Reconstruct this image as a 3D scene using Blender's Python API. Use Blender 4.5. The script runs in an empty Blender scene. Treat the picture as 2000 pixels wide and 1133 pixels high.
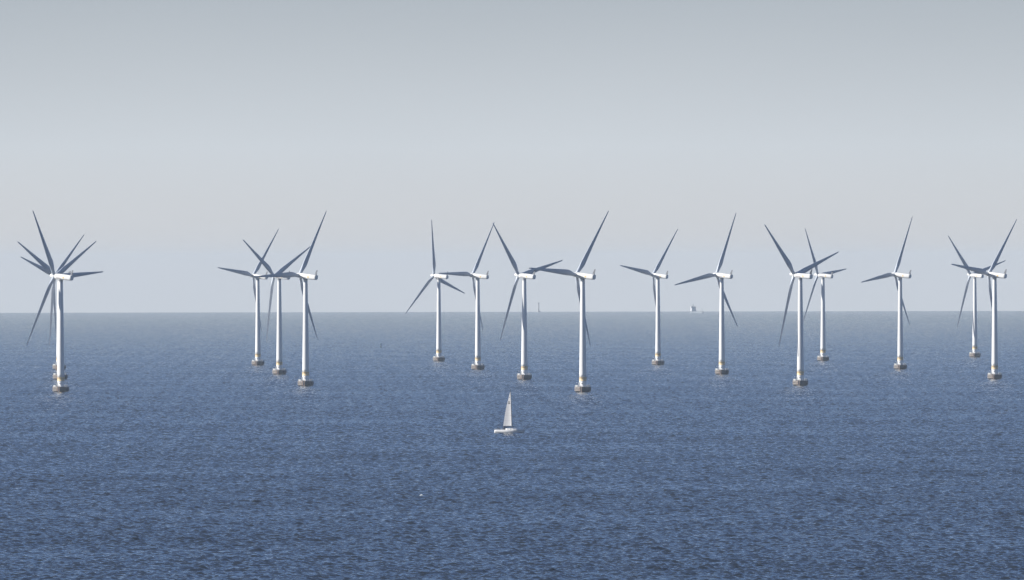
import bpy, bmesh, math, random
import numpy as np
from mathutils import Matrix, Vector

S = bpy.context.scene
C = S.collection
PI = math.pi
rad = math.radians

# ------------------------------------------------------------------ camera
EARTH = 7.4e6            # earth radius with ordinary refraction: the sea curves away
EYE = 71.3               # metres above the sea
FOC = 20026.0            # focal length in photograph pixels (2000 wide)
Y0 = 521.4               # photograph row of the true horizontal
ROLL = -0.00187
cam = bpy.data.cameras.new('camera')
cam.sensor_width = 36.0
cam.lens = FOC / 2000.0 * 36.0
cam.clip_start = 1.0
cam.clip_end = 120000.0
camo = bpy.data.objects.new('camera', cam)
C.objects.link(camo)
pitch = (566.5 - Y0) / FOC
camo.matrix_world = (Matrix.Translation((0, 0, EYE)) @ Matrix.Rotation(PI / 2 - pitch, 4, 'X')
                     @ Matrix.Rotation(ROLL, 4, 'Z'))
S.camera = camo

# ------------------------------------------------------------------ light
SUN_AZ = rad(-92.0)      # clockwise from +Y (the view direction)
SUN_EL = rad(27.0)
SKY_STRENGTH = 0.06
SUN_STRENGTH = 5.0
EXPOSURE = 0.6
VEIL = ((7.15, 6.95, 6.9), (7.05, 7.4, 7.8), (4.85, 5.0, 5.15))
SKY_TINT = (0.95, 1.0, 1.12)
w = bpy.data.worlds.new('World')
S.world = w
w.use_nodes = True
wn = w.node_tree.nodes
sky = wn.new('ShaderNodeTexSky')
sky.sky_type = 'NISHITA'
sky.sun_disc = False
sky.sun_elevation = SUN_EL
sky.sun_rotation = SUN_AZ
sky.altitude = 0.0
sky.air_density = 0.55
sky.dust_density = 0.2
sky.ozone_density = 3.5
# a milky band of far haze low over the horizon, clear blue above it
wl = w.node_tree.links
wtc = wn.new('ShaderNodeTexCoord')
sxyz = wn.new('ShaderNodeSeparateXYZ')
wl.new(wtc.outputs['Generated'], sxyz.inputs[0])
vr = wn.new('ShaderNodeValToRGB')
vr.color_ramp.interpolation = 'B_SPLINE'
e_ = vr.color_ramp.elements
e_[0].position = 0.0
e_[0].color = (0.92, 0.92, 0.92, 1)
e_[1].position = 0.11
e_[1].color = (0, 0, 0, 1)
q = e_.new(0.03); q.color = (0.82, 0.82, 0.82, 1)
q = e_.new(0.055); q.color = (0.22, 0.22, 0.22, 1)
wl.new(sxyz.outputs['Z'], vr.inputs[0])
wm = wn.new('ShaderNodeMix')
wm.data_type = 'RGBA'
vc = wn.new('ShaderNodeValToRGB')
c_ = vc.color_ramp.elements
c_[0].position = 0.0; c_[0].color = (*VEIL[0], 1)
c_[1].position = 0.030; c_[1].color = (*VEIL[2], 1)
q = c_.new(0.012); q.color = (*VEIL[1], 1)
wl.new(sxyz.outputs['Z'], vc.inputs[0])
# faint uneven bands in the haze
wmap = wn.new('ShaderNodeMapping')
wmap.inputs['Scale'].default_value = (12, 12, 26)
wnz = wn.new('ShaderNodeTexNoise')
wnz.inputs['Scale'].default_value = 1.0
wnz.inputs['Detail'].default_value = 4.0
wl.new(wtc.outputs['Generated'], wmap.inputs[0])
wl.new(wmap.outputs[0], wnz.inputs['Vector'])
wmr = wn.new('ShaderNodeMapRange')
wmr.inputs['From Min'].default_value = 0.3
wmr.inputs['From Max'].default_value = 0.7
wmr.inputs['To Min'].default_value = 0.975
wmr.inputs['To Max'].default_value = 1.025
wl.new(wnz.outputs['Fac'], wmr.inputs[0])
wsc = wn.new('ShaderNodeVectorMath'); wsc.operation = 'SCALE'
wl.new(vc.outputs[0], wsc.inputs[0])
wl.new(wmr.outputs[0], wsc.inputs['Scale'])
wti = wn.new('ShaderNodeVectorMath'); wti.operation = 'MULTIPLY'
wti.inputs[1].default_value = SKY_TINT
wl.new(sky.outputs[0], wti.inputs[0])
wl.new(vr.outputs[0], wm.inputs[0])
wl.new(wti.outputs[0], wm.inputs[6])
wl.new(wsc.outputs[0], wm.inputs[7])
wl.new(wm.outputs[2], wn['Background'].inputs[0])
wn['Background'].inputs[1].default_value = SKY_STRENGTH
sun = bpy.data.lights.new('sun', 'SUN')
sun.energy = SUN_STRENGTH
sun.angle = rad(0.5)
sun.color = (1.0, 0.955, 0.88)
suno = bpy.data.objects.new('sun', sun)
C.objects.link(suno)
sd = Vector((math.sin(SUN_AZ) * math.cos(SUN_EL), math.cos(SUN_AZ) * math.cos(SUN_EL), math.sin(SUN_EL)))
suno.rotation_euler = sd.to_track_quat('Z', 'Y').to_euler()

S.view_settings.view_transform = 'Standard'
S.view_settings.look = 'None'
S.view_settings.exposure = EXPOSURE
S.view_settings.gamma = 1.0
S.render.engine = 'CYCLES'
S.cycles.use_denoising = True
S.cycles.max_bounces = 6
S.cycles.volume_bounces = 1
S.cycles.use_adaptive_sampling = False
S.cycles.sample_clamp_indirect = 4.0

HAZE_DENSITY = 2.0e-5
FAR_ROUGH = 11.0

def drop(x, y):
    return -(x * x + y * y) / (2 * EARTH)

def at(px, py):
    """The point on the sea seen at a photograph pixel."""
    yb = py - ROLL * (px - 1000)
    a = (yb - Y0) / FOC
    d = (a - math.sqrt(a * a - 2 * EYE / EARTH)) * EARTH
    x = (px - 1000) / FOC * d
    return Vector((x, d, drop(x, d)))

# ------------------------------------------------------------------ materials
def principled(name, col, rough=0.5, **kw):
    m = bpy.data.materials.new(name)
    m.use_nodes = True
    b = m.node_tree.nodes['Principled BSDF']
    b.inputs['Base Color'].default_value = (*col, 1)
    b.inputs['Roughness'].default_value = rough
    for k, v in kw.items():
        b.inputs[k].default_value = v
    return m

def mottled(name, c1, c2, scale=(1, 1, 1), rough=0.6, detail=4, lo=0.35, hi=0.7, noise_scale=1.0, **kw):
    m = principled(name, c1, rough, **kw)
    nt = m.node_tree
    b = nt.nodes['Principled BSDF']
    tc = nt.nodes.new('ShaderNodeTexCoord')
    mp = nt.nodes.new('ShaderNodeMapping')
    mp.inputs['Scale'].default_value = scale
    nz = nt.nodes.new('ShaderNodeTexNoise')
    nz.inputs['Scale'].default_value = noise_scale
    nz.inputs['Detail'].default_value = detail
    rp = nt.nodes.new('ShaderNodeValToRGB')
    rp.color_ramp.elements[0].position = lo
    rp.color_ramp.elements[1].position = hi
    rp.color_ramp.elements[0].color = (*c1, 1)
    rp.color_ramp.elements[1].color = (*c2, 1)
    nt.links.new(tc.outputs['Object'], mp.inputs[0])
    nt.links.new(mp.outputs[0], nz.inputs['Vector'])
    nt.links.new(nz.outputs['Fac'], rp.inputs[0])
    nt.links.new(rp.outputs[0], b.inputs['Base Color'])
    return m

M = {}
M['tower'] = mottled('tower_paint', (0.80, 0.80, 0.79), (0.77, 0.77, 0.76), (0.6, 0.6, 0.03), 0.42)
M['nacelle'] = mottled('nacelle_paint', (0.80, 0.80, 0.79), (0.70, 0.70, 0.68), (1, 1, 1), 0.40)
M['blade'] = mottled('blade_gelcoat', (0.50, 0.55, 0.62), (0.46, 0.50, 0.56), (1, 1, 0.15), 0.38)  # bluish all over: part of the shade's blue is put into the base colour
M['yellow'] = mottled('band_yellow', (0.78, 0.60, 0.34), (0.68, 0.50, 0.28), (1, 1, 1), 0.5)
M['concrete'] = mottled('foundation_concrete', (0.075, 0.09, 0.112), (0.055, 0.065, 0.08), (1, 1, 0.5), 0.85, noise_scale=1.2)
M['wet'] = mottled('wet_weed_concrete', (0.035, 0.040, 0.035), (0.07, 0.07, 0.06), (1, 1, 1), 0.5)
M['rail'] = principled('galvanised_rail', (0.62, 0.62, 0.60), 0.45, Metallic=0.3)
M['rust'] = mottled('rusty_fender_steel', (0.20, 0.075, 0.04), (0.36, 0.27, 0.2), (2, 2, 1), 0.8)
M['fender'] = mottled('weathered_fender_paint', (0.62, 0.57, 0.52), (0.36, 0.25, 0.19), (2, 2, 1.0), 0.7, lo=0.45, hi=0.72)
M['dark'] = principled('dark_paint', (0.03, 0.035, 0.04), 0.5)
M['grey'] = principled('grey_paint', (0.30, 0.31, 0.33), 0.5)
M['fin'] = principled('fin_dark_grey', (0.14, 0.15, 0.17), 0.5)
M['box'] = principled('pale_cabinet', (0.66, 0.67, 0.66), 0.5)
M['letter'] = principled('marking_grey', (0.36, 0.33, 0.33), 0.5)
M['orange'] = principled('emblem_amber', (0.78, 0.56, 0.25), 0.5)
M['hull'] = mottled('yacht_gelcoat', (0.80, 0.80, 0.79), (0.74, 0.74, 0.73), (1, 1, 1), 0.25)
M['navy'] = principled('navy_stripe', (0.015, 0.025, 0.07), 0.35)
M['sail'] = mottled('sailcloth', (0.70, 0.70, 0.71), (0.60, 0.60, 0.61), (0.3, 0.3, 1.4), 0.8)
_nt = M['sail'].node_tree
_tr = _nt.nodes.new('ShaderNodeBsdfTranslucent'); _tr.inputs[0].default_value = (0.76, 0.755, 0.75, 1)
_mx = _nt.nodes.new('ShaderNodeMixShader'); _mx.inputs[0].default_value = 0.5
_nt.links.new(_nt.nodes['Principled BSDF'].outputs[0], _mx.inputs[1])
_nt.links.new(_tr.outputs[0], _mx.inputs[2])
_nt.links.new(_mx.outputs[0], _nt.nodes['Material Output'].inputs['Surface'])
M['canvas'] = principled('dark_canvas', (0.02, 0.03, 0.06), 0.85)
M['alu'] = principled('mast_alloy', (0.10, 0.11, 0.12), 0.4, Metallic=0.4)
M['skin'] = principled('skin', (0.45, 0.27, 0.19), 0.6)
M['cloth'] = principled('dark_jacket', (0.02, 0.025, 0.045), 0.8)
M['foam'] = mottled('foam_white', (0.80, 0.82, 0.83), (0.55, 0.60, 0.62), (6, 6, 6), 0.7)
M['shiphull'] = mottled('ship_hull_grey', (0.16, 0.19, 0.22), (0.2, 0.22, 0.24), (0.1, 0.1, 0.3), 0.5)
M['shipwhite'] = principled('ship_white', (0.62, 0.62, 0.63), 0.6)
M['glass'] = principled('dark_window_glass', (0.02, 0.03, 0.04), 0.08)
M['stone'] = mottled('lighthouse_plaster', (0.48, 0.47, 0.46), (0.4, 0.39, 0.39), (0.3, 0.3, 0.3), 0.8)
M['green'] = principled('buoy_green', (0.015, 0.07, 0.04), 0.45)

# ------------------------------------------------------------------ mesh helpers
def obj(name, bm, mat, parent=None, smooth=False, mats=None):
    me = bpy.data.meshes.new(name)
    bmesh.ops.recalc_face_normals(bm, faces=bm.faces)
    bm.to_mesh(me)
    bm.free()
    for mm in (mats or [mat]):
        me.materials.append(mm)
    if smooth:
        for p in me.polygons:
            p.use_smooth = True
    o = bpy.data.objects.new(name, me)
    C.objects.link(o)
    if parent:
        o.parent = parent
    return o

def tag(o, label=None, cat=None, group=None, kind=None):
    if label: o['label'] = label
    if cat: o['category'] = cat
    if group: o['group'] = group
    if kind: o['kind'] = kind
    return o

def empty(name, loc, label, cat, group=None):
    o = bpy.data.objects.new(name, None)
    o.empty_display_size = 2
    C.objects.link(o)
    o.location = loc
    return tag(o, label, cat, group)

def loft(bm, rings, closed=True, caps=True, mat=0):
    vr = [[bm.verts.new(p) for p in r] for r in rings]
    n = len(vr[0])
    for a, b in zip(vr, vr[1:]):
        for i in range(n if closed else n - 1):
            j = (i + 1) % n
            f = bm.faces.new((a[i], a[j], b[j], b[i]))
            f.material_index = mat
    if caps:
        for r in (vr[0], vr[-1]):
            try:
                f = bm.faces.new(r)
                f.material_index = mat
            except ValueError:
                pass
    return vr

def lathe(bm, prof, n=24, axis='Z', c=(0, 0, 0), caps=True):
    rings = []
    for r, h in prof:
        ring = []
        for i in range(n):
            a = 2 * PI * i / n
            if axis == 'Z':
                p = (c[0] + r * math.cos(a), c[1] + r * math.sin(a), c[2] + h)
            else:
                p = (c[0] + r * math.cos(a), c[1] + h, c[2] + r * math.sin(a))
            ring.append(p)
        rings.append(ring)
    loft(bm, rings, caps=caps)

def box(bm, x0, x1, y0, y1, z0, z1, mtx=None, bev=0.0):
    r = bmesh.ops.create_cube(bm, size=1.0)
    vs = r['verts']
    for v in vs:
        v.co = Vector(((x0 + x1) / 2 + v.co.x * (x1 - x0), (y0 + y1) / 2 + v.co.y * (y1 - y0),
                       (z0 + z1) / 2 + v.co.z * (z1 - z0)))
    if bev > 0:
        es = list({e for v in vs for e in v.link_edges})
        q = bmesh.ops.bevel(bm, geom=es, offset=bev, segments=2, affect='EDGES')
        vs = list({v for f in q['faces'] for v in f.verts} | {v for v in vs if v.is_valid})
    if mtx is not None:
        for v in vs:
            v.co = mtx @ v.co

def tube(bm, a, b, r, n=8, r2=None):
    a, b = Vector(a), Vector(b)
    d = (b - a).normalized()
    u = d.orthogonal().normalized()
    v = d.cross(u)
    rings = []
    for p, rr in ((a, r), (b, r if r2 is None else r2)):
        rings.append([p + rr * (math.cos(2 * PI * i / n) * u + math.sin(2 * PI * i / n) * v) for i in range(n)])
    loft(bm, rings)

def path_tube(bm, pts, r, n=6):
    for a, b in zip(pts, pts[1:]):
        tube(bm, a, b, r, n)

# ------------------------------------------------------------------ sea
def build_sea():
    def seg(a, b, step):
        k = max(1, int(round((b - a) / step)))
        return list(np.linspace(a, b, k, endpoint=False))
    rr = [0.0, 30.0, 100.0] + seg(200, 1400, 150) + seg(1400, 2180, 1.5)
    q = 2180.0
    while q < 34500:
        rr.append(q)
        q += math.exp(np.interp(math.log(q), [math.log(v) for v in (2180, 3300, 4600, 6600, 8800, 10500, 14000, 18000, 25000, 34500)],
                                [math.log(v) for v in (0.5, 0.75, 1.15, 2.0, 3.6, 5.0, 8.0, 12.0, 19.0, 28.0)]))
    rr += seg(34500, 40001, 250) + [40000.0]
    rr = np.array(rr[1:], dtype=np.float64)
    fine = np.linspace(rad(-3.5), rad(3.5), 760)
    side = np.linspace(rad(3.5), rad(12), 170)[1:]
    rest = np.linspace(rad(12), rad(348), 85)[1:-1]
    th = np.concatenate([-side[::-1], fine, side, rest])
    nr, nt = len(rr), len(th)
    Rg, Tg = np.meshgrid(rr, th, indexing='ij')
    X = (Rg * np.sin(Tg)).astype(np.float32)
    Y = (Rg * np.cos(Tg)).astype(np.float32)
    Z = (-(Rg ** 2) / (2 * EARTH)).astype(np.float32)
    del Rg, Tg
    # wind sea: many small long-crested and cross components, wind from the far left
    i0 = int(np.searchsorted(rr, 1400.0))
    i1 = int(np.searchsorted(rr, 34500.0))
    nf = len(fine) + 2 * len(side)
    wav = th[:nf]
    fr = np.clip((rr[i0:i1] - 1400) / 100, 0, 1) * np.clip((34300 - rr[i0:i1]) / 1000, 0, 1)
    fa = np.clip((rad(11.9) - np.abs(wav)) / rad(2.0), 0, 1)
    amp = (fr[:, None] * fa[None, :]).astype(np.float32)
    xs = X[i0:i1, :nf]
    ys = Y[i0:i1, :nf] - 5000
    rng = np.random.RandomState(7)
    N = 72
    lam = np.exp(np.linspace(math.log(1.25), math.log(15.0), N))
    wd = math.atan2(-0.64, 0.77)
    slope = 0.26
    h = np.zeros_like(xs)
    for l in lam:
        spread = 0.85 if l < 6 else 0.55
        d = wd + rng.normal(0, spread)
        k = 2 * PI / l
        roll = 1.0 if l < 4.5 else 0.25 + 0.75 * math.exp(-((l - 4.5) / 4.0) ** 2)
        a = slope * math.sqrt(2.0 / N) / k * roll
        ph = rng.uniform(0, 2 * PI)
        h += np.float32(a) * np.sin(np.float32(k * math.cos(d)) * xs + np.float32(k * math.sin(d)) * ys + np.float32(ph))
    # crests a little sharper than troughs
    h += 0.5 * (h * h - np.float32(0.015))
    # gusts: bands where the sea is rougher or calmer
    g = (1 + 0.12 * np.sin(ys * 0.0135 + xs * 0.004 + 1.0) * np.sin(xs * 0.011 - ys * 0.0031 + 2.0)
         + 0.10 * np.sin(ys * 0.031 - xs * 0.009) * np.sin(xs * 0.023 + 0.7)).astype(np.float32)
    Z[i0:i1, :nf] += h * amp * g
    calm = np.repeat(np.interp(rr, [0, 9000, 20000, 34000], [0.2, 0.35, 0.88, 1.0]).astype(np.float32)[:, None], nt, axis=1)
    seen = np.interp(rr[i0:i1], [1400, 4600, 6600, 8800, 10500, 14000, 20000, 34000], [1.0, 0.95, 0.82, 0.62, 0.48, 0.28, 0.12, 0.0]).astype(np.float32)
    calm[i0:i1, :nf] = calm[i0:i1, :nf] * (1 - amp) + (1 - seen[:, None]) * amp
    co = np.empty((nr * nt + 1, 3), dtype=np.float32)
    co[:-1, 0] = X.ravel(); co[:-1, 1] = Y.ravel(); co[:-1, 2] = Z.ravel()
    co[-1] = 0
    idx = np.arange(nr * nt, dtype=np.int32).reshape(nr, nt)
    a = idx[:-1, :]; b = idx[1:, :]
    a2 = np.roll(a, -1, axis=1); b2 = np.roll(b, -1, axis=1)
    quads = np.stack([a, a2, b2, b], axis=-1).reshape(-1, 4)
    quads = quads[:, ::-1]
    c = np.full(nt, nr * nt, dtype=np.int32)
    tris = np.stack([c, np.roll(idx[0], -1), idx[0]], axis=-1)[:, ::-1]
    me = bpy.data.meshes.new('sea')
    nq, ntri = len(quads), len(tris)
    me.vertices.add(len(co))
    me.vertices.foreach_set('co', co.ravel())
    me.loops.add(nq * 4 + ntri * 3)
    me.loops.foreach_set('vertex_index', np.concatenate([quads.ravel(), tris.ravel()]).astype(np.int32))
    me.polygons.add(nq + ntri)
    st = np.concatenate([np.arange(nq) * 4, nq * 4 + np.arange(ntri) * 3]).astype(np.int32)
    me.polygons.foreach_set('loop_start', st)
    me.polygons.foreach_set('use_smooth', np.ones(nq + ntri, dtype=bool))
    me.update()
    if me.polygons[nq // 2].normal.z < 0:
        me.flip_normals()
    at_ = me.attributes.new('unresolved', 'FLOAT', 'POINT')
    at_.data.foreach_set('value', np.concatenate([calm.ravel(), [1.0]]).astype(np.float32))
    o = bpy.data.objects.new('sea', me)
    C.objects.link(o)
    tag(o, kind='structure')
    m = bpy.data.materials.new('sea_water')
    m.use_nodes = True
    nt_ = m.node_tree
    b = nt_.nodes['Principled BSDF']
    b.inputs['Base Color'].default_value = (0.019, 0.026, 0.036, 1)
    b.inputs['Roughness'].default_value = 0.04
    b.inputs['IOR'].default_value = 1.333
    geo = nt_.nodes.new('ShaderNodeNewGeometry')
    tc = nt_.nodes.new('ShaderNodeTexCoord')
    tot = None
    for sc, amt, det in ((1.2, 0.24, 2.0), (3.0, 0.36, 2.0)):
        nz = nt_.nodes.new('ShaderNodeTexNoise')
        nz.inputs['Scale'].default_value = sc
        nz.inputs['Detail'].default_value = det
        nt_.links.new(tc.outputs['Object'], nz.inputs['Vector'])
        s1 = nt_.nodes.new('ShaderNodeVectorMath'); s1.operation = 'SUBTRACT'
        s1.inputs[1].default_value = (0.5, 0.5, 0.5)
        nt_.links.new(nz.outputs['Color'], s1.inputs[0])
        s2 = nt_.nodes.new('ShaderNodeVectorMath'); s2.operation = 'MULTIPLY'
        s2.inputs[1].default_value = (amt, amt, 0.0)
        nt_.links.new(s1.outputs[0], s2.inputs[0])
        if tot is None:
            tot = s2
        else:
            ad = nt_.nodes.new('ShaderNodeVectorMath'); ad.operation = 'ADD'
            nt_.links.new(tot.outputs[0], ad.inputs[0])
            nt_.links.new(s2.outputs[0], ad.inputs[1])
            tot = ad
    # wind lanes: ripples weaker and stronger over hundreds of metres
    big = nt_.nodes.new('ShaderNodeTexNoise')
    big.inputs['Scale'].default_value = 0.004
    big.inputs['Detail'].default_value = 3.0
    nt_.links.new(tc.outputs['Object'], big.inputs['Vector'])
    mr = nt_.nodes.new('ShaderNodeMapRange')
    mr.inputs['From Min'].default_value = 0.35
    mr.inputs['From Max'].default_value = 0.65
    mr.inputs['To Min'].default_value = 0.8
    mr.inputs['To Max'].default_value = 1.2
    nt_.links.new(big.outputs['Fac'], mr.inputs[0])
    sc_ = nt_.nodes.new('ShaderNodeVectorMath'); sc_.operation = 'SCALE'
    nt_.links.new(tot.outputs[0], sc_.inputs[0])
    atn = nt_.nodes.new('ShaderNodeAttribute')
    atn.attribute_name = 'unresolved'
    ma = nt_.nodes.new('ShaderNodeMath'); ma.operation = 'MULTIPLY_ADD'
    ma.inputs[1].default_value = FAR_ROUGH
    ma.inputs[2].default_value = 1.0
    nt_.links.new(atn.outputs['Fac'], ma.inputs[0])
    mb = nt_.nodes.new('ShaderNodeMath'); mb.operation = 'MULTIPLY'
    nt_.links.new(ma.outputs[0], mb.inputs[0])
    nt_.links.new(mr.outputs[0], mb.inputs[1])
    nt_.links.new(mb.outputs[0], sc_.inputs['Scale'])
    ad = nt_.nodes.new('ShaderNodeVectorMath'); ad.operation = 'ADD'
    nt_.links.new(geo.outputs['Normal'], ad.inputs[0])
    nt_.links.new(sc_.outputs[0], ad.inputs[1])
    no = nt_.nodes.new('ShaderNodeVectorMath'); no.operation = 'NORMALIZE'
    nt_.links.new(ad.outputs[0], no.inputs[0])
    nt_.links.new(no.outputs[0], b.inputs['Normal'])
    me.materials.append(m)
    return o

build_sea()

# ------------------------------------------------------------------ haze: one even box of air
bm = bmesh.new()
box(bm, -40500, 40500, -40500, 40500, -232, 124)
hz = obj('haze', bm, None, mats=[bpy.data.materials.new('haze_air')])
tag(hz, kind='stuff')
hm = hz.data.materials[0]
hm.use_nodes = True
hm.node_tree.nodes.clear()
out = hm.node_tree.nodes.new('ShaderNodeOutputMaterial')
pv = hm.node_tree.nodes.new('ShaderNodeVolumePrincipled')
pv.inputs['Color'].default_value = (0.76, 0.885, 1.0, 1)
pv.inputs['Density'].default_value = HAZE_DENSITY
pv.inputs['Anisotropy'].default_value = 0.0
hm.node_tree.links.new(pv.outputs[0], out.inputs['Volume'])

# ------------------------------------------------------------------ wind turbine pieces
HUB = 68.5
TILT = rad(5.9)
OVER = 4.86
BLADE = 46.5
HEX_A = 5.13

def hex_ring(r, z, turn):
    return [(r * math.cos(turn + i * PI / 3), r * math.sin(turn + i * PI / 3), z) for i in range(6)]
HEX_TURN = rad(17.0 - 90 + 30)      # one face looks 17 degrees right of the camera

def proto_parts():
    P = {}
    # foundation: six-sided concrete caisson narrowing at the waterline, dark weed below
    bm = bmesh.new()
    R0 = HEX_A
    rings = [hex_ring(R0 - 0.95, -6, HEX_TURN), hex_ring(R0 - 0.95, -0.3, HEX_TURN), hex_ring(R0 - 0.55, 0.45, HEX_TURN)]
    loft(bm, rings, caps=False, mat=1)
    rings = [hex_ring(R0 - 0.55, 0.45, HEX_TURN), hex_ring(R0 - 0.04, 1.15, HEX_TURN), hex_ring(R0, 1.25, HEX_TURN),
             hex_ring(R0, 2.95, HEX_TURN), hex_ring(R0 - 0.08, 3.05, HEX_TURN)]
    loft(bm, rings, caps=False, mat=0)
    bm.faces.new([bm.verts.new(p) for p in hex_ring(R0 - 0.08, 3.05, HEX_TURN)])
    lathe(bm, [(2.75, 3.05), (2.75, 3.25), (2.25, 3.25)], 32, caps=False)
    P['foundation'] = obj('foundation', bm, None, mats=[M['concrete'], M['wet']])
    # railing round the deck, open at the landing
    bm = bmesh.new()
    corners = hex_ring(R0 - 0.22, 3.05, HEX_TURN)
    for k in range(6):
        a, b = Vector(corners[k]), Vector(corners[(k + 1) % 6])
        for t in range(4):
            p = a.lerp(b, t / 4)
            tube(bm, p, p + Vector((0, 0, 1.15)), 0.035, 6)
        for hgt in (0.6, 1.13):
            tube(bm, a + Vector((0, 0, hgt)), b + Vector((0, 0, hgt)), 0.03, 6)
    P['railing'] = obj('railing', bm, M['rail'])
    # boat landing: two fender tubes and a ladder on the left front corner
    bm = bmesh.new()
    fc = min(hex_ring(1, 0, HEX_TURN), key=lambda p: p[1] + abs(p[0] + 0.35))
    fv = Vector((fc[0], fc[1], 0)).normalized()
    sv = Vector((fv.y, -fv.x, 0))
    base = fv * (R0 + 0.25)
    for s in (-0.55, 0.55):
        tube(bm, base + sv * s + Vector((0, 0, -2.5)), base + sv * s + Vector((0, 0, 3.6)), 0.17, 10)
        for z in (0.9, 2.6):
            tube(bm, base + sv * s + Vector((0, 0, z)), fv * (R0 - 0.6) + sv * s + Vector((0, 0, z)), 0.09, 8)
    P['boat_landing'] = obj('boat_landing', bm, M['rust'])
    bm = bmesh.new()
    for s in (-0.22, 0.22):
        tube(bm, base + sv * s + Vector((0, 0, -1.5)), base + sv * s + Vector((0, 0, 4.2)), 0.05, 8)
    for i in range(16):
        z = -1.2 + i * 0.33
        tube(bm, base - sv * 0.22 + Vector((0, 0, z)), base + sv * 0.22 + Vector((0, 0, z)), 0.03, 6)
    P['ladder'] = obj('ladder', bm, M['box'])
    # fender rack of pale pipes on the face left of the landing
    bm = bmesh.new()
    cs = hex_ring(R0 + 0.14, 0, HEX_TURN)
    ki = min(range(6), key=lambda k: (Vector(cs[k]) + Vector(cs[(k + 1) % 6])).normalized().dot(Vector((0.68, 0.73, 0))))
    ca_, cb_ = Vector(cs[ki]), Vector(cs[(ki + 1) % 6])
    for i in range(9):
        p = ca_.lerp(cb_, 0.08 + 0.84 * i / 8)
        tube(bm, p + Vector((0, 0, 0.7)), p + Vector((0, 0, 3.3)), 0.13, 10)
    for z in (1.25, 2.7):
        tube(bm, ca_.lerp(cb_, 0.04) + Vector((0, 0, z)), ca_.lerp(cb_, 0.96) + Vector((0, 0, z)), 0.09, 8)
    P['fender'] = obj('fender', bm, M['fender'])
    # left deck: fenced-in steps and lockers, pale in the sun
    bm = bmesh.new()
    mt = Matrix.Translation((-3.55, -1.5, 3.05)) @ Matrix.Rotation(rad(-43), 4, 'Z')
    box(bm, -0.9, 0.9, -0.45, 0.45, 0, 1.0, mt, 0.05)
    box(bm, -0.95, 0.95, -0.5, 0.5, 1.0, 1.08, mt)
    P['deck_locker'] = obj('deck_locker', bm, M['box'])
    # right deck: cable-winch cabinet with a frame
    bm = bmesh.new()
    mt = Matrix.Translation((3.1, -1.9, 3.05)) @ Matrix.Rotation(rad(17), 4, 'Z')
    box(bm, -0.75, 0.75, -0.4, 0.4, 0.12, 1.05, mt, 0.04)
    for sx in (-0.85, 0.85):
        for sy in (-0.5, 0.5):
            tube(bm, mt @ Vector((sx, sy, 0)), mt @ Vector((sx, sy, 1.4)), 0.05, 6)
        tube(bm, mt @ Vector((sx, -0.5, 1.4)), mt @ Vector((sx, 0.5, 1.4)), 0.05, 6)
    for sy in (-0.5, 0.5):
        tube(bm, mt @ Vector((-0.85, sy, 1.4)), mt @ Vector((0.85, sy, 1.4)), 0.05, 6)
    P['deck_cabinet'] = obj('deck_cabinet', bm, M['box'])
    # davit crane
    bm = bmesh.new()
    p0 = Vector((-2.6, -2.9, 3.05))
    path_tube(bm, [p0, p0 + Vector((0, 0, 2.0)), p0 + Vector((-0.35, -0.25, 2.5)), p0 + Vector((-1.3, -0.9, 2.7))], 0.09, 8)
    tube(bm, p0 + Vector((-1.25, -0.87, 2.65)), p0 + Vector((-1.25, -0.87, 1.7)), 0.025, 6)
    box(bm, p0.x - 0.2, p0.x + 0.2, p0.y - 0.2, p0.y + 0.2, 3.95, 4.35)
    P['davit'] = obj('davit', bm, M['box'])
    # transition piece, yellow band, tower
    bm = bmesh.new()
    lathe(bm, [(2.22, 3.05), (2.22, 3.2), (2.12, 3.25), (2.12, 6.65)], 40, caps=False)
    P['tower_base'] = obj('tower_base', bm, M['tower'], smooth=True)
    bm = bmesh.new()
    lathe(bm, [(2.10, 6.60), (2.20, 6.62), (2.20, 6.74), (2.15, 6.76), (2.15, 8.66), (2.2, 8.68), (2.2, 8.76), (2.10, 8.78)], 40, caps=False)
    P['tower_band'] = obj('tower_band', bm, M['yellow'], smooth=True)
    bm = bmesh.new()
    prof = []
    zt = 66.6
    for i in range(31):
        z = 8.7 + (zt - 8.7) * i / 30
        t = (z - 8.7) / (zt - 8.7)
        r = 2.10 - 0.85 * t ** 1.05
        prof.append((r, z))
    prof += [(1.32, zt), (1.32, zt + 0.35)]
    lathe(bm, prof, 48, caps=True)
    P['tower'] = obj('tower', bm, M['tower'], smooth=True)
    # door and number plate on the transition piece, facing the camera side
    bm = bmesh.new()
    def plate(bm, r, a0, a1, z0, z1, th=0.05, n=6):
        rings = []
        for z in (z0, z1):
            inn = [((r) * math.sin(a0 + (a1 - a0) * i / n), -(r) * math.cos(a0 + (a1 - a0) * i / n), z) for i in range(n + 1)]
            ou = [((r + th) * math.sin(a0 + (a1 - a0) * i / n), -(r + th) * math.cos(a0 + (a1 - a0) * i / n), z) for i in range(n + 1)]
            rings.append(inn + ou[::-1])
        loft(bm, rings)
    plate(bm, 2.11, rad(-62), rad(-38), 3.4, 5.6)
    P['door'] = obj('door', bm, M['box'])
    bm = bmesh.new()
    plate(bm, 2.11, rad(-22), rad(-8), 4.75, 5.4)
    P['number_plate'] = obj('number_plate', bm, M['dark'])
    # access stair with rails on the left of the tower
    bm = bmesh.new()
    for s in (0, 1):
        a = Vector((-2.75, -1.2 + s * 0.7, 3.05)); b = Vector((-2.35, -1.2 + s * 0.7, 5.9))
        tube(bm, a, b, 0.09, 8)
    for i in range(9):
        t = i / 8
        box(bm, -2.8 + 0.4 * t, -2.45 + 0.4 * t, -1.2, -0.5, 3.2 + 2.6 * t, 3.26 + 2.6 * t)
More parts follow.
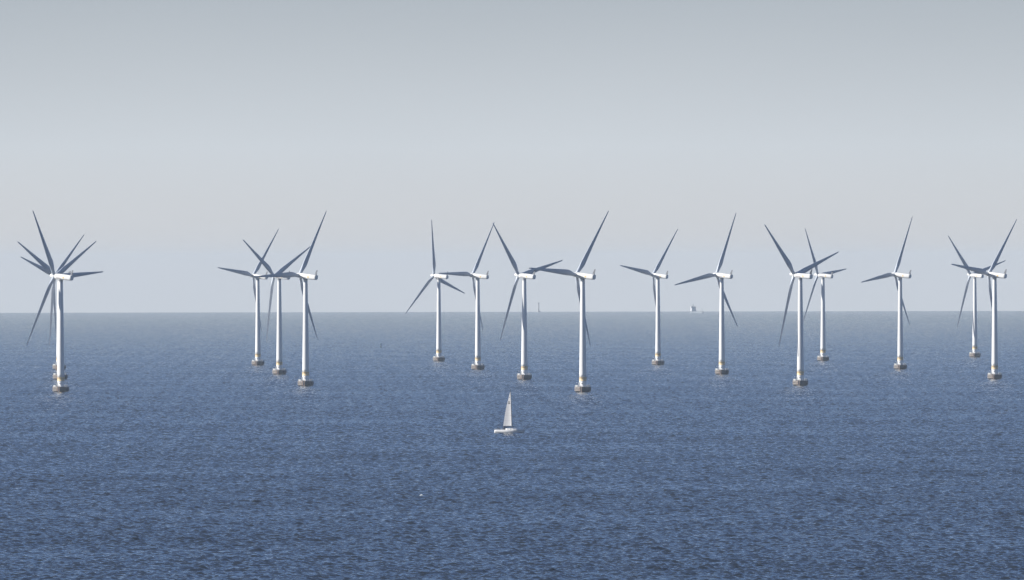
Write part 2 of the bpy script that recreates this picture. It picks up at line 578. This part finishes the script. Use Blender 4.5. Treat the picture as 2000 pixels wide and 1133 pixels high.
    box(bm, -2.65, -2.2, -1.3, -0.4, 5.75, 5.85)
    P['stair'] = obj('stair', bm, M['box'])

    # nacelle in its own frame: +Y upwind, origin on the tower axis at hub height
    def sup(wd, ht, y, zc, n=28, e=0.62):
        ring = []
        for i in range(n):
            a = 2 * PI * i / n
            c_, s_ = math.cos(a), math.sin(a)
            ring.append((wd / 2 * math.copysign(abs(c_) ** e, c_), y, zc + ht / 2 * math.copysign(abs(s_) ** e, s_)))
        return ring
    bm = bmesh.new()
    st = [(3.65, 2.5, 2.5, 0), (3.6, 2.95, 2.95, 0), (3.2, 3.25, 3.3, 0), (0, 3.35, 3.4, 0.0), (-4.0, 3.3, 3.3, 0.02), (-7.6, 3.15, 3.15, 0.05),
          (-8.45, 3.0, 3.0, 0.06), (-8.75, 2.6, 2.6, 0.06)]
    loft(bm, [sup(a[1], a[2], a[0], a[3]) for a in st])
    P['nacelle'] = obj('nacelle', bm, M['nacelle'], smooth=False)
    for p in P['nacelle'].data.polygons:
        p.use_smooth = len(p.vertices) == 4
    # yaw ring under the nacelle
    bm = bmesh.new()
    lathe(bm, [(1.5, -2.05), (1.5, -1.45), (1.25, -1.45)], 32, caps=True)
    P['yaw_bearing'] = obj('yaw_bearing', bm, M['grey'], smooth=False)
    # swept fin with instruments at the tail
    bm = bmesh.new()
    rings = []
    for t, yb, ch, th in ((0, -7.0, 1.75, .30), (0.5, -7.55, 1.25, .26), (0.85, -8.15, .85, .2), (1.0, -8.55, .5, .12)):
        z = 1.45 + 3.3 * t
        rings.append([(th / 2, yb, z), (th / 2, yb - ch * 0.9, z), (0, yb - ch, z), (-th / 2, yb - ch * 0.9, z), (-th / 2, yb, z), (0, yb + 0.1, z)])
    loft(bm, rings)
    rings = []
    tube(bm, (-0.9, -8.5, 4.5), (0.9, -8.5, 4.5), 0.05, 6)
    P['tail_fin'] = obj('tail_fin', bm, M['fin'])
    # grey marking strip and amber roundel on each flank
    for sx, nm in ((1, 'flank_marking'), (-1, 'flank_marking_far')):
        bm = bmesh.new()
        xx = sx * 1.665
        pts = [(2.5, -0.55), (1.2, -0.42), (-0.4, -0.5), (-1.5, -0.62), (-1.5, -0.95), (0.0, -0.98), (2.5, -0.85)]
        loft(bm, [[(xx - 0.03, y, z) for y, z in pts], [(xx + 0.03, y, z) for y, z in pts]])
        P[nm] = obj('flank_marking', bm, M['letter'])
        bm = bmesh.new()
        rings = []
        for x in (sx * 1.60, sx * 1.69):
            rings.append([(x, -3.2 + 0.6 * math.cos(2 * PI * i / 20), -0.1 + 0.6 * math.sin(2 * PI * i / 20)) for i in range(20)])
        loft(bm, rings)
        P[nm.replace('flank_marking', 'emblem')] = obj('emblem', bm, M['orange'])
    # spinner
    bm = bmesh.new()
    pr = [(1.25, 3.72), (1.42, 3.8), (1.52, 4.3), (1.50, 5.3), (1.36, 6.2), (1.08, 7.1), (0.68, 7.8), (0.3, 8.2), (0.04, 8.3)]
    lathe(bm, pr, 32, axis='Y')
    P['spinner'] = obj('spinner', bm, M['nacelle'], smooth=True)
    # blade: span along +Z, trailing edge toward +X, upwind +Y
    bm = bmesh.new()
    rings = []
    zs = [1.1, 1.9, 2.8, 3.8, 5.0, 6.4, 7.8, 9.2, 10.6, 12.5, 15, 18, 21, 24, 27, 30, 33, 36, 39, 41.5, 43.5, 45, 45.9, 46.35, 46.5]
    for z in zs:
        if z <= 2.0:
            ch, th, off = 2.1, 2.1, 1.05
            blend = 0.0
        else:
            if z < 9.5:
                t = (z - 2.0) / 7.5
                t2 = t * t * (3 - 2 * t)
                ch = 2.1 + 1.45 * t2
            elif z < 43.5:
                ch = 3.55 - (z - 9.5) / 34.0 * 2.70
            else:
                ch = 0.85 * math.sqrt(max(0.0, 1 - ((z - 43.5) / 3.02) ** 2)) + 0.03
            blend = min(1.0, (z - 2.0) / 6.0)
            rel = 1.0 * (1 - blend) + blend * max(0.20, 0.48 - (z - 8) * 0.010)
            th = min(2.1, ch * rel)
            off = 1.05 * (1 - blend) + blend * 0.30 * ch
        tw = rad(2.0) + rad(13.0) * max(0.0, 1 - z / 30.0) ** 1.6
        n = 20
        ring = []
        for i in range(n):
            a = 2 * PI * i / n
            cx = ch / 2 * (1 - math.cos(a))              # 0 leading edge .. ch trailing edge
            u = cx / ch if ch > 0 else 0
            # circle blends into a teardrop section
            yc = math.sin(a) * th / 2
            ya = math.copysign(1, math.sin(a)) * th / 2 * 2.6 * (0.9 * math.sqrt(max(u, 0)) * (1 - u) ** 0.9) if 0 < u < 1 else 0.0
            yy = yc * (1 - blend) + ya * blend if z > 2 else yc
            if z > 2 and yy < 0:
                yy *= (1 - 0.35 * blend)
            x = cx - off
            ring.append((x * math.cos(tw) + yy * math.sin(tw), -x * math.sin(tw) + yy * math.cos(tw), z))
        rings.append(ring)
    loft(bm, rings)
    P['blade'] = obj('blade', bm, M['blade'], smooth=True)
    return P

PARTS = proto_parts()
CHILDREN = {'foundation': ['railing', 'fender', 'boat_landing', 'ladder', 'deck_locker', 'deck_cabinet', 'davit'],
            'tower_base': ['door', 'number_plate', 'stair'],
            'nacelle': ['tail_fin', 'flank_marking', 'emblem', 'flank_marking_far', 'emblem_far', 'yaw_bearing']}

# key, X px, waterline px, yaw, azimuth of the first blade, label
GROUP = 'white wind turbines standing in the sea'
TURB = [
 ('A', -267.7, 6083, 53.8, 86.9, 'nearest and largest turbine of the overlapping trio at the far left edge'),
 ('B', -301.1, 6832, 51.8, 59.6, 'middle-distance turbine mostly hidden behind the nearest tower at far left'),
 ('C', -334.4, 7571, 57.1, 47.9, 'most distant turbine of the overlapping trio lined up at far left'),
 ('D', -196.0, 7907, 54.7, 37.9, 'smallest, leftmost turbine of the left-centre trio, one blade pointing left'),
 ('E', -162.3, 7151, 54.3, 62.8, 'middle turbine of the left-centre trio with two raised blades in a wide V'),
 ('F', -128.7, 6392, 53.8, 28.9, 'largest, rightmost turbine of the left-centre trio, tall blade leaning right'),
 ('G', -58.9, 8255, 54.0, 108.1, 'small turbine with one blade straight up and one pointing down-left'),
 ('H', -25.0, 7502, 58.3, 31.8, 'turbine whose raised blade tip crosses the blade tip of its right neighbour'),
 ('I', 8.1, 6757, 51.1, 77.7, 'turbine just above the sailboat, blade up-left crossing its neighbour\'s tip'),
 ('J', 41.6, 6030, 52.4, 34.9, 'largest turbine right of the sailboat, blade pointing left over its neighbour'),
 ('K', 112.0, 7867, 55.3, 39.2, 'lone small turbine between the sailboat\'s tall neighbour and the distant ship'),
 ('L', 145.1, 7091, 51.1, 21.2, 'turbine just right of the distant ship, left blade drooping slightly'),
 ('M', 179.0, 6365, 51.2, 72.1, 'larger front turbine of the overlapping pair, its tower mostly in shade'),
 ('N', 249.3, 8219, 58.7, 83.9, 'smaller rear turbine of the overlapping pair, crossed by a neighbour\'s blade'),
 ('O', 282.6, 7463, 56.9, 23.0, 'lone turbine between the two pairs on the right, left blade drooping'),
 ('P', 387.6, 8587, 47.5, 74.9, 'smaller, more distant turbine of the pair at the far right edge'),
 ('Q', 317.0, 6734, 54.5, 38.2, 'larger, nearer turbine of the pair at the far right edge'),
]
used = set()
def inst(name, parent, mtx=None):
    p = PARTS[name]
    if name in used:
        o = p.copy()
        C.objects.link(o)
    else:
        o = p
        used.add(name)
    o.parent = parent
    if mtx is not None:
        o.matrix_local = mtx
    return o

for key, x, d, yaw, az, lab in TURB:
    root = empty('wind_turbine', (x, d, drop(x, d)), lab, 'wind turbine', GROUP)
    for nm in ('foundation', 'tower_base', 'tower_band', 'tower'):
        o = inst(nm, root)
        for c in CHILDREN.get(nm, []):
            inst(c, o)
    fr = Matrix.Translation((0, 0, HUB)) @ Matrix.Rotation(rad(yaw), 4, 'Z') @ Matrix.Rotation(TILT, 4, 'X')
    nac = inst('nacelle', root, fr)
    for c in CHILDREN['nacelle']:
        inst(c, nac)
    inst('spinner', root, fr)
    for k in range(3):
        inst('blade', root, fr @ Matrix.Translation((0, OVER, 0)) @ Matrix.Rotation(rad(az + 120 * k), 4, 'Y'))

# ------------------------------------------------------------------ sailing yacht
def build_yacht():
    p = at(995.5, 845.6)
    p.z += 0.02
    root = empty('sailboat', p, 'white sailing yacht under mainsail alone, heading right across open water', 'sailboat')
    root.rotation_euler = (rad(0), 0, rad(-20))      # bow (+X) to the right and a little toward the camera
    L = 13.2
    N = 24
    def beam(t):      # t 0 stern .. 1 bow, half-beam at deck
        return 1.95 * (1 - max(0, (t - 0.42) / 0.58) ** 2.1) * (0.80 + 0.20 * min(1, t / 0.4)) + 0.02
    def sheer(t):
        return 1.34 + 0.28 * t ** 2 - 0.02 * t
    stern, bow = -L / 2, L / 2
    bm = bmesh.new()
    rings = []
    for i in range(N + 1):
        t = i / N
        x = stern + L * t
        b, s = beam(t), sheer(t)
        k = -0.55 * math.sin(PI * min(1, 0.12 + t * 0.9)) - 0.05
        ring = []
        for j in range(13):
            a = -PI / 2 + PI * j / 12
            yy = b * math.copysign(abs(math.sin(a)) ** 0.75, math.sin(a))
            zz = s - (s - k) * math.cos(a) ** 0.8 if abs(j - 6) < 6 else s
            rake = 0.45 * (zz / s) * t ** 6 if zz > 0 else 0
            srake = -0.35 * (zz / s - 1) * (1 - t) ** 8 * -1
            ring.append((x + rake + srake, yy, zz))
        rings.append(ring)
    loft(bm, rings, closed=True, caps=True)
    hull = obj('hull', bm, M['hull'], root, smooth=False)
    for q in hull.data.polygons:
        q.use_smooth = len(q.vertices) == 4 and abs(q.normal.z) < 0.9
    bm = bmesh.new()     # boot stripe and cove line, bands just proud of the hull side
    for z0, z1 in ((-0.05, 0.22), (0.93, 1.0)):
        for sgn in (-1, 1):
            pts = []
            for i in range(N + 1):
                t = i / N
                b, s = beam(t), sheer(t)
                k = -0.55 * math.sin(PI * min(1, 0.12 + t * 0.9)) - 0.05
                row = []
                for z in (z0, z1):
                    cc = min(1, max(0, ((s - z) / (s - k)))) ** (1 / 0.8)
                    sn = math.sqrt(max(0, 1 - cc * cc))
                    row.append((stern + L * t + 0.45 * max(0, z / s) * t ** 6, sgn * (b * sn ** 0.75 + 0.012), z))
                pts.append(row)
            for a, b2 in zip(pts, pts[1:]):
                bm.faces.new([bm.verts.new(v) for v in (a[0], a[1], b2[1], b2[0])])
    obj('waterline_stripe', bm, M['navy'], hull)
    # coachroof
    bm = bmesh.new()
    rings = []
    for x, wv, h in ((-1.6, 1.15, 0.5), (-1.4, 1.2, 0.58), (0.5, 1.15, 0.56), (2.2, 0.9, 0.42), (3.4, 0.6, 0.2), (3.9, 0.45, 0.02)):
        z = 1.40
        rings.append([(x, -wv, z), (x, -wv * 0.86, z + h), (x, 0, z + h + 0.08), (x, wv * 0.86, z + h), (x, wv, z)])
    loft(bm, rings)
    ca = obj('coachroof', bm, M['hull'], hull)
    bm = bmesh.new()
    for sgn in (-1, 1):
        for x0, x1 in ((-1.0, -0.1), (0.2, 1.1)):
            box(bm, x0, x1, sgn * 1.10 - 0.03, sgn * 1.10 + 0.03, 1.55, 1.77)
    obj('cabin_window', bm, M['glass'], hull)
    # sprayhood
    bm = bmesh.new()
    rings = []
    for x, wv, h in ((-2.95, 1.25, 1.3), (-2.5, 1.28, 1.33), (-2.0, 1.2, 1.0), (-1.55, 1.05, 0.6)):
        rings.append([(x, wv * math.cos(PI * j / 10), 1.38 + h * math.sin(PI * j / 10) ** 0.7) for j in range(11)])
    loft(bm, rings, closed=True)
    obj('sprayhood', bm, M['canvas'], root, smooth=True)
    # mast, spreaders
    mast_foot = Vector((1.0, 0, 1.7))
    mast_top = Vector((0.30, 0, 19.2))
    bm = bmesh.new()
    tube(bm, mast_foot, mast_top, 0.15, 12, 0.09)
    ms = obj('mast', bm, M['alu'], root)
    bm = bmesh.new()
    for f in (0.34, 0.64):
        c = mast_foot.lerp(mast_top, f)
        for sgn in (-1, 1):
            tube(bm, c, c + Vector((-0.3, sgn * (1.15 - f * 0.5), 0.05)), 0.035, 6)
    obj('spreaders', bm, M['alu'], ms)
    bm = bmesh.new()
    tube(bm, mast_top, (mast_top.x, mast_top.y, mast_top.z + 0.5), 0.02, 5)
    tube(bm, (bow + 0.3, 0, 1.45), mast_foot.lerp(mast_top, 0.97), 0.014, 5)
    tube(bm, (stern + 0.1, 0, 1.3), mast_top, 0.012, 5)
    for sgn in (-1, 1):
        c = mast_foot.lerp(mast_top, 0.34) + Vector((-0.3, sgn * 0.98, 0.05))
        tube(bm, (0.6, sgn * 1.75, 1.3), c, 0.012, 5)
        tube(bm, c, mast_top, 0.012, 5)
    obj('rigging', bm, M['alu'], root)
    # boom, in the boat frame, eased well out to the near side
    g = mast_foot + Vector((-0.2, 0, 1.15))
    ang = rad(180 + 65)
    bd = Vector((math.cos(ang), math.sin(ang), 0.0))
    bm = bmesh.new()
    tube(bm, g, g + bd * 5.5 + Vector((0, 0, 0.02)), 0.12, 10)
    bo = obj('boom', bm, M['alu'], root)
    bm = bmesh.new()
    tube(bm, g + bd * 4.6, (-3.9, 0.1, 1.4), 0.03, 5)
    obj('mainsheet', bm, M['canvas'], root)
    # mainsail: luff on the mast, leech with roach, belly to leeward
    bm = bmesh.new()
    nu, nv = 14, 26
    side = Vector((-bd.y, bd.x, 0)) * 1.0
    head = mast_foot.lerp(mast_top, 0.915)
    foot = g + Vector((0, 0, 0.25))
    grid = []
    for j in range(nv + 1):
        v = j / nv
        lf = foot.lerp(head, v) + Vector((-0.10, 0, 0))
        chord = 5.1 * ((1 - v) ** 1.0 * 0.93 + 0.07) + 0.55 * math.sin(PI * v) ** 1.1
        twist = rad(6) * v
        d2 = Matrix.Rotation(twist, 3, 'Z') @ bd
        s2 = Matrix.Rotation(twist, 3, 'Z') @ side
        row = []
        for i in range(nu + 1):
            u = i / nu
            belly = 0.10 * chord * math.sin(PI * u ** 0.8) * (0.5 + 0.5 * math.sin(PI * min(1, v + 0.25)))
            row.append(bm.verts.new(lf + d2 * chord * u + s2 * belly))
        grid.append(row)
    for j in range(nv):
        for i in range(nu):
            bm.faces.new((grid[j][i], grid[j][i + 1], grid[j + 1][i + 1], grid[j + 1][i]))
    sail = obj('mainsail', bm, M['sail'], root, smooth=True)
    
    # dark sail marks and battens
    bm = bmesh.new()
    def on_sail(u, v, off):
        jj = v * nv; ii = u * nu
        j = min(nv - 1, int(jj)); i = min(nu - 1, int(ii))
        return grid_co[j][i].lerp(grid_co[j][i + 1], ii - i).lerp(grid_co[j + 1][i].lerp(grid_co[j + 1][i + 1], ii - i), jj - j) + off
    me = sail.data
    grid_co = [[me.vertices[j * (nu + 1) + i].co.copy() for i in range(nu + 1)] for j in range(nv + 1)]
    off = -side * 0.05
    for s_ in (-1, 1):
        of = side * 0.05 * s_
        for u0, u1, v0, v1 in ((0.35, 0.85, 0.70, 0.722), (0.35, 0.45, 0.722, 0.745), (0.72, 0.82, 0.722, 0.745), (0.3, 0.8, 0.655, 0.675), (0.3, 0.42, 0.675, 0.69), (0.45, 0.8, 0.845, 0.862)):
            q = [on_sail(a, b, of) for a, b in ((u0, v0), (u1, v0), (u1, v1), (u0, v1))]
            bm.faces.new([bm.verts.new(v) for v in q])
    obj('sail_mark', bm, M['dark'], sail)
    bm = bmesh.new()
    for v in (0.16, 0.32, 0.48):
        for s_ in (-1, 1):
            pts = [on_sail(u, v, side * 0.035 * s_) for u in np.linspace(0.02, 0.98, 8)]
            path_tube(bm, pts, 0.014, 4)
    obj('batten', bm, M['grey'], sail)
    # pulpit, pushpit, lifelines
    bm = bmesh.new()
    for sgn in (-1, 1):
        prev = None
        for t in (0.0, 0.15, 0.32, 0.5, 0.68, 0.85, 0.98):
            x = stern + L * t
            q = Vector((x, sgn * beam(t) * 0.96, sheer(t)))
            tube(bm, q, q + Vector((0, 0, 0.62)), 0.018, 5)
            if prev is not None:
                tube(bm, prev + Vector((0, 0, 0.6)), q + Vector((0, 0, 0.6)), 0.01, 4)
            prev = q
    tube(bm, (stern + 0.1, -1.5, 1.78), (stern + 0.1, 1.5, 1.78), 0.018, 5)
    obj('guard_rail', bm, M['rail'], root)
    # wheel pedestal
    bm = bmesh.new()
    tube(bm, (-4.7, 0, 1.1), (-4.7, 0, 2.0), 0.12, 8)
    bmesh.ops.create_circle(bm, segments=20, radius=0.5, matrix=Matrix.Translation((-4.85, 0, 2.0)) @ Matrix.Rotation(PI / 2, 4, 'Y'))
    obj('steering_wheel', bm, M['dark'], root)
    return root

yacht = build_yacht()

def build_helm(root):
    """A person in dark clothes seated at the stern, one continuous skinned body."""
    V, E, Rr = [], [], []
    def add(p, r, parent=None):
        V.append(p); Rr.append(r)
        if parent is not None:
            E.append((parent, len(V) - 1))
        return len(V) - 1
    pel = add((0, 0, 0.0), 0.16)
    ch = add((0.03, 0, 0.25), 0.15, pel)
    sh = add((0.06, 0, 0.48), 0.16, ch)
    nk = add((0.09, 0, 0.60), 0.06, sh)
    hd = add((0.11, 0, 0.72), 0.095, nk)
    add((0.12, 0, 0.84), 0.08, hd)
    for s in (-1, 1):
        a = add((0.06, s * 0.19, 0.47), 0.07, sh)
        e = add((0.16, s * 0.27, 0.24), 0.055, a)
        h = add((0.42, s * 0.22, 0.26), 0.04, e)
        for k in range(3):
            add((0.50, s * 0.22 + (k - 1) * 0.03, 0.25), 0.012, h)
        hp = add((0.08, s * 0.11, -0.02), 0.10, pel)
        kn = add((0.46, s * 0.14, 0.02), 0.08, hp)
        an = add((0.50, s * 0.14, -0.42), 0.055, kn)
        add((0.66, s * 0.15, -0.45), 0.045, an)
    me = bpy.data.meshes.new('person')
    me.from_pydata([Vector(v) for v in V], E, [])
    o = bpy.data.objects.new('person', me)
    C.objects.link(o)
    sk = o.modifiers.new('skin', 'SKIN')
    for i, r in enumerate(Rr):
        me.skin_vertices[0].data[i].radius = (r, r)
    me.skin_vertices[0].data[0].use_root = True
    sb = o.modifiers.new('sub', 'SUBSURF'); sb.levels = 1; sb.render_levels = 1
    me.materials.append(M['cloth'])
    o.matrix_world = Matrix.Translation(root.location) @ Matrix.Rotation(root.rotation_euler.z, 4, 'Z') @ Matrix.Translation((-5.35, -0.35, 1.75))
    tag(o, 'person in dark clothing seated at the stern of the sailboat', 'person')
    return o
bpy.context.view_layer.update()
build_helm(yacht)

# ------------------------------------------------------------------ far lighthouse
def build_lighthouse():
    d = 30000.0
    x = (1052 - 1000) / FOC * d
    root = empty('lighthouse', (x, d, drop(x, d)), 'faint slender lighthouse standing alone on the hazy horizon', 'lighthouse')
    bm = bmesh.new()
    lathe(bm, [(5.5, -3), (5.5, 3), (4.6, 3.2), (4.6, 3.6), (2.2, 3.8)], 24)
    obj('base', bm, M['stone'], root)
    bm = bmesh.new()
    lathe(bm, [(2.0, 3.7), (1.75, 13), (1.6, 21.5), (2.6, 22.6), (2.6, 23.0)], 24)
    obj('shaft', bm, M['stone'], root, smooth=True)
    bm = bmesh.new()
    lathe(bm, [(3.2, 23.0), (3.3, 23.5), (3.3, 24.2), (2.0, 24.3)], 24)
    ga = obj('gallery', bm, M['stone'], root)
    bm = bmesh.new()
    lathe(bm, [(1.6, 24.25), (1.6, 26.6)], 12)
    obj('lantern_room', bm, M['glass'], root)
    bm = bmesh.new()
    lathe(bm, [(2.0, 26.6), (1.5, 27.6), (0.2, 28.4), (0.1, 29.2)], 16)
    obj('roof', bm, M['stone'], root)
build_lighthouse()

# ------------------------------------------------------------------ far cargo ship
def build_ship():
    p = at(1362, 611.9)
    root = empty('cargo_ship', p, 'small hazy cargo ship with a white aft deckhouse near the horizon', 'ship')
    # heading: bow to the right and toward the camera
    root.rotation_euler = (0, 0, rad(-73))
    L, B = 82.0, 12.5
    bm = bmesh.new()
    rings = []
    for i in range(17):
        t = i / 16
        x = -L / 2 + L * t
        b = B / 2 * (1 - max(0, (t - 0.78) / 0.22) ** 2.0) * (0.86 + 0.14 * min(1, t / 0.12)) + 0.05
        dk = 3.4 + (2.2 if t > 0.9 else 0) + (1.8 if t < 0.2 else 0)
        rings.append([(x, -b, dk), (x, -b, 0.5), (x, -b * 0.85, -2.5), (x, b * 0.85, -2.5), (x, b, 0.5), (x, b, dk)])
    loft(bm, rings)
    hull = obj('hull', bm, M['shiphull'], root)
    bm = bmesh.new()
    box(bm, -L / 2 + 18, L / 2 - 10, -4.6, 4.6, 3.3, 4.6)
    obj('hatch_cover', bm, M['shiphull'], root)
    bm = bmesh.new()
    box(bm, -38, -27, -5.6, 5.6, 5.0, 7.8)
    box(bm, -37.5, -28, -5.3, 5.3, 7.8, 10.6)
    box(bm, -37, -29, -5.0, 5.0, 10.6, 13.4)
    box(bm, -36, -29.5, -6.2, 6.2, 13.4, 16.0)
    dh = obj('deckhouse', bm, M['shipwhite'], root)
    bm = bmesh.new()
    box(bm, -29.52, -29.44, -5.8, 5.8, 14.3, 15.3)
    for z in (6.1, 8.9, 11.6):
        for y in (-3.5, -1.2, 1.2, 3.5):
            xx = {6.1: -27.0, 8.9: -28.0, 11.6: -29.0}[z]
            box(bm, xx - 0.02, xx + 0.06, y - 0.4, y + 0.4, z, z + 0.9)
    obj('window', bm, M['glass'], dh)
    bm = bmesh.new()
    box(bm, -39.3, -36.9, -1.4, 1.4, 5, 17.2)
    obj('funnel', bm, M['shiphull'], root)
    bm = bmesh.new()
    tube(bm, (-32.5, 0, 16), (-32.5, 0, 23), 0.6, 8, 0.3)
    tube(bm, (-32.5, -2.4, 19.5), (-32.5, 2.4, 19.5), 0.3, 6)
    tube(bm, (-32.5, -1.5, 21.2), (-32.5, 1.5, 21.2), 0.25, 6)
    tube(bm, (L / 2 - 5, 0, 5.5), (L / 2 - 5, 0, 12), 0.3, 6)
    obj('mast', bm, M['shiphull'], root)
build_ship()

# ------------------------------------------------------------------ buoy
def build_buoy():
    p = at(743.8, 678.5)
    root = empty('channel_buoy', p, 'tiny dark green and white buoy floating alone left of centre', 'buoy')
    bm = bmesh.new()
    lathe(bm, [(0.5, -0.8), (1.25, -0.5), (1.3, 0.45), (1.1, 0.65), (0.3, 0.7)], 20)
    obj('float', bm, M['green'], root)
    bm = bmesh.new()
    for i in range(4):
        a = PI / 4 + i * PI / 2
        tube(bm, (0.75 * math.cos(a), 0.75 * math.sin(a), 0.65), (0.3 * math.cos(a), 0.3 * math.sin(a), 2.9), 0.07, 6)
    for z, r in ((1.4, 0.62), (2.1, 0.46), (2.85, 0.33)):
        lathe(bm, [(r, z), (r, z + 0.08)], 12)
    obj('lattice', bm, M['green'], root)
    bm = bmesh.new()
    box(bm, -0.75, 0.05, -0.62, -0.5, 1.0, 2.1)
    obj('panel', bm, M['box'], root)
    bm = bmesh.new()
    lathe(bm, [(0.18, 2.9), (0.2, 3.4), (0.55, 3.45), (0.05, 4.2)], 12)
    obj('topmark', bm, M['green'], root)
build_buoy()

# ------------------------------------------------------------------ a breaking crest
def build_foam():
    p = at(822.5, 970.5)
    bm = bmesh.new()
    rnd = random.Random(5)
    for i in range(26):
        t = i / 25
        r = 0.06 + 0.12 * math.sin(PI * t) * rnd.uniform(0.7, 1.2)
        bmesh.ops.create_icosphere(bm, subdivisions=1, radius=r,
            matrix=Matrix.Translation((-0.55 + 1.1 * t, rnd.uniform(-0.5, 0.5), 0.12 + rnd.uniform(0, 0.42) * math.sin(PI * t))))
    o = obj('whitecap', bm, M['foam'], smooth=True)
    o.location = p + Vector((0, 0, 0.25))
    tag(o, 'tiny white fleck of breaking foam on open water, lower left of the sailboat', 'foam')
build_foam()
